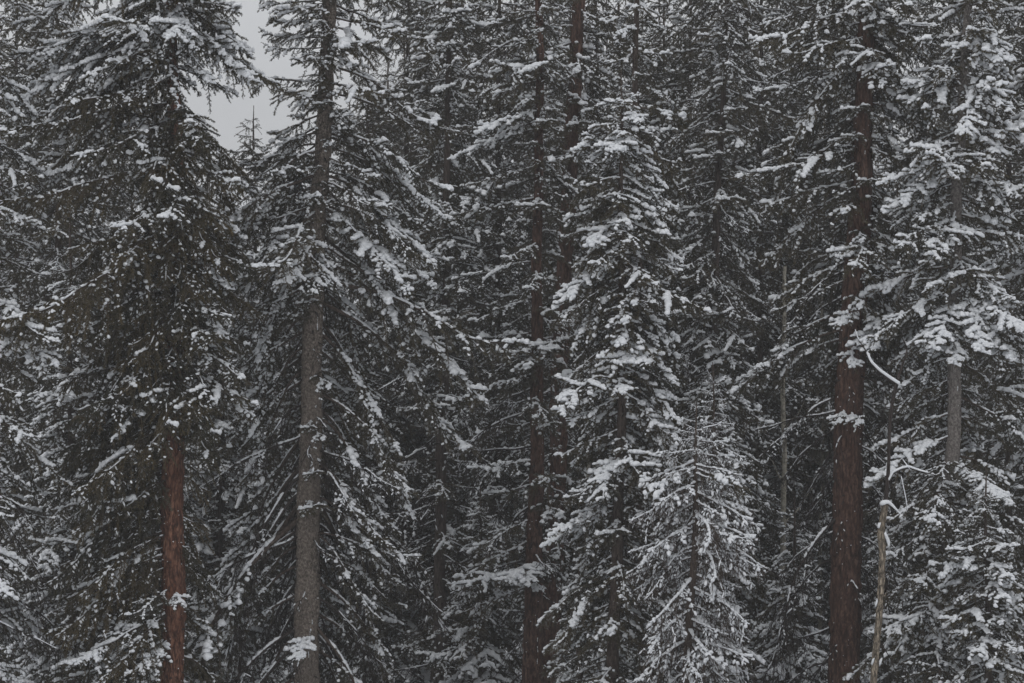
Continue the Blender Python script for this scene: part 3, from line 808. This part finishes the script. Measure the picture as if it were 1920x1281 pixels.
# ------------------------------------------------------------------ thin aspens in the background
def aspen(label, pts, D, w0, w1, seed, group=None):
    root = bpy.data.objects.new("aspen_tree", None); COL.objects.link(root)
    gz = ground(X(pts[0][0], D), D)
    P = [(X(px, D), D, Z(py, D)) for px, py in pts]
    P = [(P[0][0], D, gz - .1)] + P
    root.location = (P[0][0], D, gz)
    root['label'] = label; root['category'] = "tree"
    if group: root['group'] = group
    rad = np.linspace(w0, w1, len(P)) / F * D / 2
    me, PP, R = trunk_mesh(P, rad, M['bark_aspen'], seed, 10, .2, .03)
    link("trunk", me, root, tuple(-root.location))
    rng = np.random.default_rng(seed)
    for k in range(6):
        i = int(len(PP) * (.35 + .1 * k)); a = rng.uniform(0, 6.28); l = rng.uniform(.6, 1.4)
        s = np.linspace(0, 1, 7)
        C = PP[i] + np.stack([np.cos(a) * s * l, np.sin(a) * s * l * .5, s * l * .7 + .05 * np.sin(s * 9 + a)], -1)
        V, Q, T = tube(C, R[i] * .35 * (1 - .8 * s), 5)
        g = Geo(); g.add(V, Q, T)
        link("branch", g.mesh("branch", [M['bark_aspen']]), root, tuple(-root.location))
aspen("thin grey-green aspen between the small grey-brown spruce and the thickest trunk", [(1462, 1281), (1468, 1000), (1470, 700), (1472, 500)], 59.0, 14, 7, 1)
aspen("pale aspen trunk glimpsed just left of the largest red-brown trunk", [(1536, 1281), (1541, 900), (1543, 500)], 62.0, 11, 6, 2)
aspen("thin pale aspen trunk low between the bright snowy spruce and the middle pair", [(1100, 1281), (1102, 1000), (1108, 500)], 58.0, 13, 6, 3)
aspen("slightly leaning pale aspen, farther of the two beside the thickest trunk", [(1512, 1281), (1520, 950), (1512, 600)], 64.0, 10, 5, 4)

# ------------------------------------------------------------------ the dead snag
def snag():
    D = 44.5
    root = bpy.data.objects.new("dead_snag", None); COL.objects.link(root)
    gz = ground(X(1630, D), D)
    root.location = (X(1630, D), D, gz)
    root['label'] = "crooked slender dead snag with stripped tan wood and snow on its broken joint"
    root['category'] = "dead tree"
    off = tuple(-root.location)
    def W(pts, dy=0): return np.array([(X(px, D), D + dy, Z(py, D)) for px, py in pts])
    def smooth(P, n):
        s = np.linspace(0, 1, n); u = np.linspace(0, 1, len(P))
        Q = np.stack([np.interp(s, u, P[:, k]) for k in range(3)], -1)
        for _ in range(2): Q[1:-1] = (Q[:-2] + 2 * Q[1:-1] + Q[2:]) / 4
        return Q
    rng = np.random.default_rng(5)
    def limb(name, pts, r, matr, k=10, n=40, dy=0, jit=.07):
        P = smooth(W(pts, dy), n)
        rr = np.interp(np.linspace(0, 1, n), np.linspace(0, 1, len(r)), r)
        V, Q, T = tube(P, rr, k, jit=jit, rng=rng)
        g = Geo(); g.add(V, Q, T)
        link(name, g.mesh(name, [matr]), root, off)
        return P, rr
    low = [(1618, 1281 + (Z(1281, D) - gz) * F / D), (1638, 1281), (1643, 1215), (1648, 1160), (1651, 1110), (1655, 1040), (1652, 1005), (1653, 985), (1659, 955), (1661, 945)]
    Pt, Rt = limb("trunk", low, [.085, .062, .062, .058, .064, .056, .072, .06, .055, .05], M['wood_bare'], 12, 110)
    limb("upper_stem", [(1660, 952), (1666, 880), (1668, 800), (1672, 760), (1680, 722), (1690, 690), (1702, 655), (1690, 630)], [.04, .032, .03, .03, .034, .022, .014, .006], M['twig_dark'], 8, 50)
    a = limb("branch", [(1683, 722), (1668, 712), (1648, 697), (1632, 680), (1622, 655), (1608, 635), (1603, 618)], [.028, .026, .022, .017, .012, .008, .004], M['twig_dark'], 7, 40)
    b = limb("branch", [(1668, 900), (1674, 888), (1690, 880), (1703, 877), (1725, 884), (1750, 890), (1768, 897)], [.02, .018, .017, .016, .011, .008, .004], M['twig_dark'], 7, 40)
    c = limb("branch", [(1703, 878), (1699, 872), (1695, 866)], [.014, .009, .004], M['twig_dark'], 6, 8)
    d = limb("branch", [(1690, 898), (1698, 935), (1702, 960), (1690, 970)], [.01, .009, .006, .003], M['twig_dark'], 6, 20)
    limb("branch", [(1652, 1000), (1630, 996), (1615, 1000)], [.012, .009, .004], M['twig_dark'], 6, 14)
    limb("branch", [(1641, 1210), (1652, 1205), (1672, 1240), (1680, 1262)], [.014, .012, .008, .004], M['twig_dark'], 6, 20)
    for sx, sy, ex_, ey in ((1653, 956, 1650, 938), (1657, 952, 1655, 930), (1663, 955, 1667, 940), (1649, 1010, 1641, 996), (1656, 1120, 1666, 1104), (1646, 1188, 1637, 1176)):
        limb("splinter", [(sx, sy), ((sx + ex_) / 2 + .8, (sy + ey) / 2), (ex_, ey)], [.016, .01, .002], M['wood_bare'], 5, 6, -.02)
    # snow lying along the branches, the joint and the crook
    g = Geo()
    def ridge(P, rr, i0, i1, k=1.0):
        n = len(P); I = np.arange(int(n * i0), int(n * i1))
        dirs = np.gradient(P, axis=0)[I]
        hw = (rr[I] + .016) * k
        stamp_snow(g, rng, P[I] + np.outer(rr[I] * .7 + hw * .3, [0, -.25, 1]), dirs, np.full(len(I), .05), hw, hw * .85, tmpl=DOME_M, jit=.04)
    ridge(*a, .0, .62, 1.15); ridge(*a, .8, .95, .7); ridge(*b, .0, .75, 1.0); ridge(*c, 0, 1, .7); ridge(*d, 0, .6, .6)
    cap = smooth(W([(1656, 944), (1664, 941), (1672, 948), (1684, 960)], -.03), 9)
    stamp_snow(g, rng, cap, np.gradient(cap, axis=0), np.full(9, .07), np.linspace(.075, .02, 9), np.linspace(.06, .02, 9), tmpl=DOME_M, jit=.04)
    pc = smooth(W([(1659, 1003), (1663, 1012), (1665, 1020)], -.02), 6)
    stamp_snow(g, rng, pc, np.gradient(pc, axis=0), np.full(6, .06), np.full(6, .035), np.full(6, .035), tmpl=DOME_M)
    for px, py in ((1636, 1240), (1651, 1240), (1648, 985), (1643, 1130)):
        q = W([(px, py)], -.05)
        stamp_snow(g, rng, q, np.array([[.3, 0, 1.0]]), np.array([.07]), np.array([.035]), np.array([.03]), tmpl=DOME_M)
    link("snow", g.mesh("snag_snow", [M['snow']]), root, off)["kind"] = "stuff"
snag()

# ------------------------------------------------------------------ thin haze volume, added mainly to lift the blacks, with slight distance fading
def black_lift_haze():
    m = bpy.data.materials.new("black_lift_volume"); m.use_nodes = True
    n = m.node_tree; n.nodes.clear()
    out = n.nodes.new("ShaderNodeOutputMaterial"); pv = n.nodes.new("ShaderNodeVolumePrincipled")
    pv.inputs["Color"].default_value = (0.92, 0.93, 0.95, 1)
    pv.inputs["Density"].default_value = HAZE_DENSITY
    n.links.new(pv.outputs[0], out.inputs["Volume"])
    x0, x1, y0, y1, z0, z1 = -310, 310, -50, 710, -6, 75
    V = [(x, y, z) for z in (z0, z1) for y in (y0, y1) for x in (x0, x1)]
    Q = [(0, 2, 3, 1), (4, 5, 7, 6), (0, 1, 5, 4), (2, 6, 7, 3), (0, 4, 6, 2), (1, 3, 7, 5)]
    g = Geo(); g.add(V, Q)
    o = link("black_lift_haze", g.mesh("black_lift_haze", [m], False))
    o['kind'] = "stuff"
if HAZE_DENSITY > 0: black_lift_haze()
print("PROTOS", len(PROTO), "tris", sum(len(m.polygons) for p in PROTO.values() for m in p if m), "objects", len(bpy.data.objects))
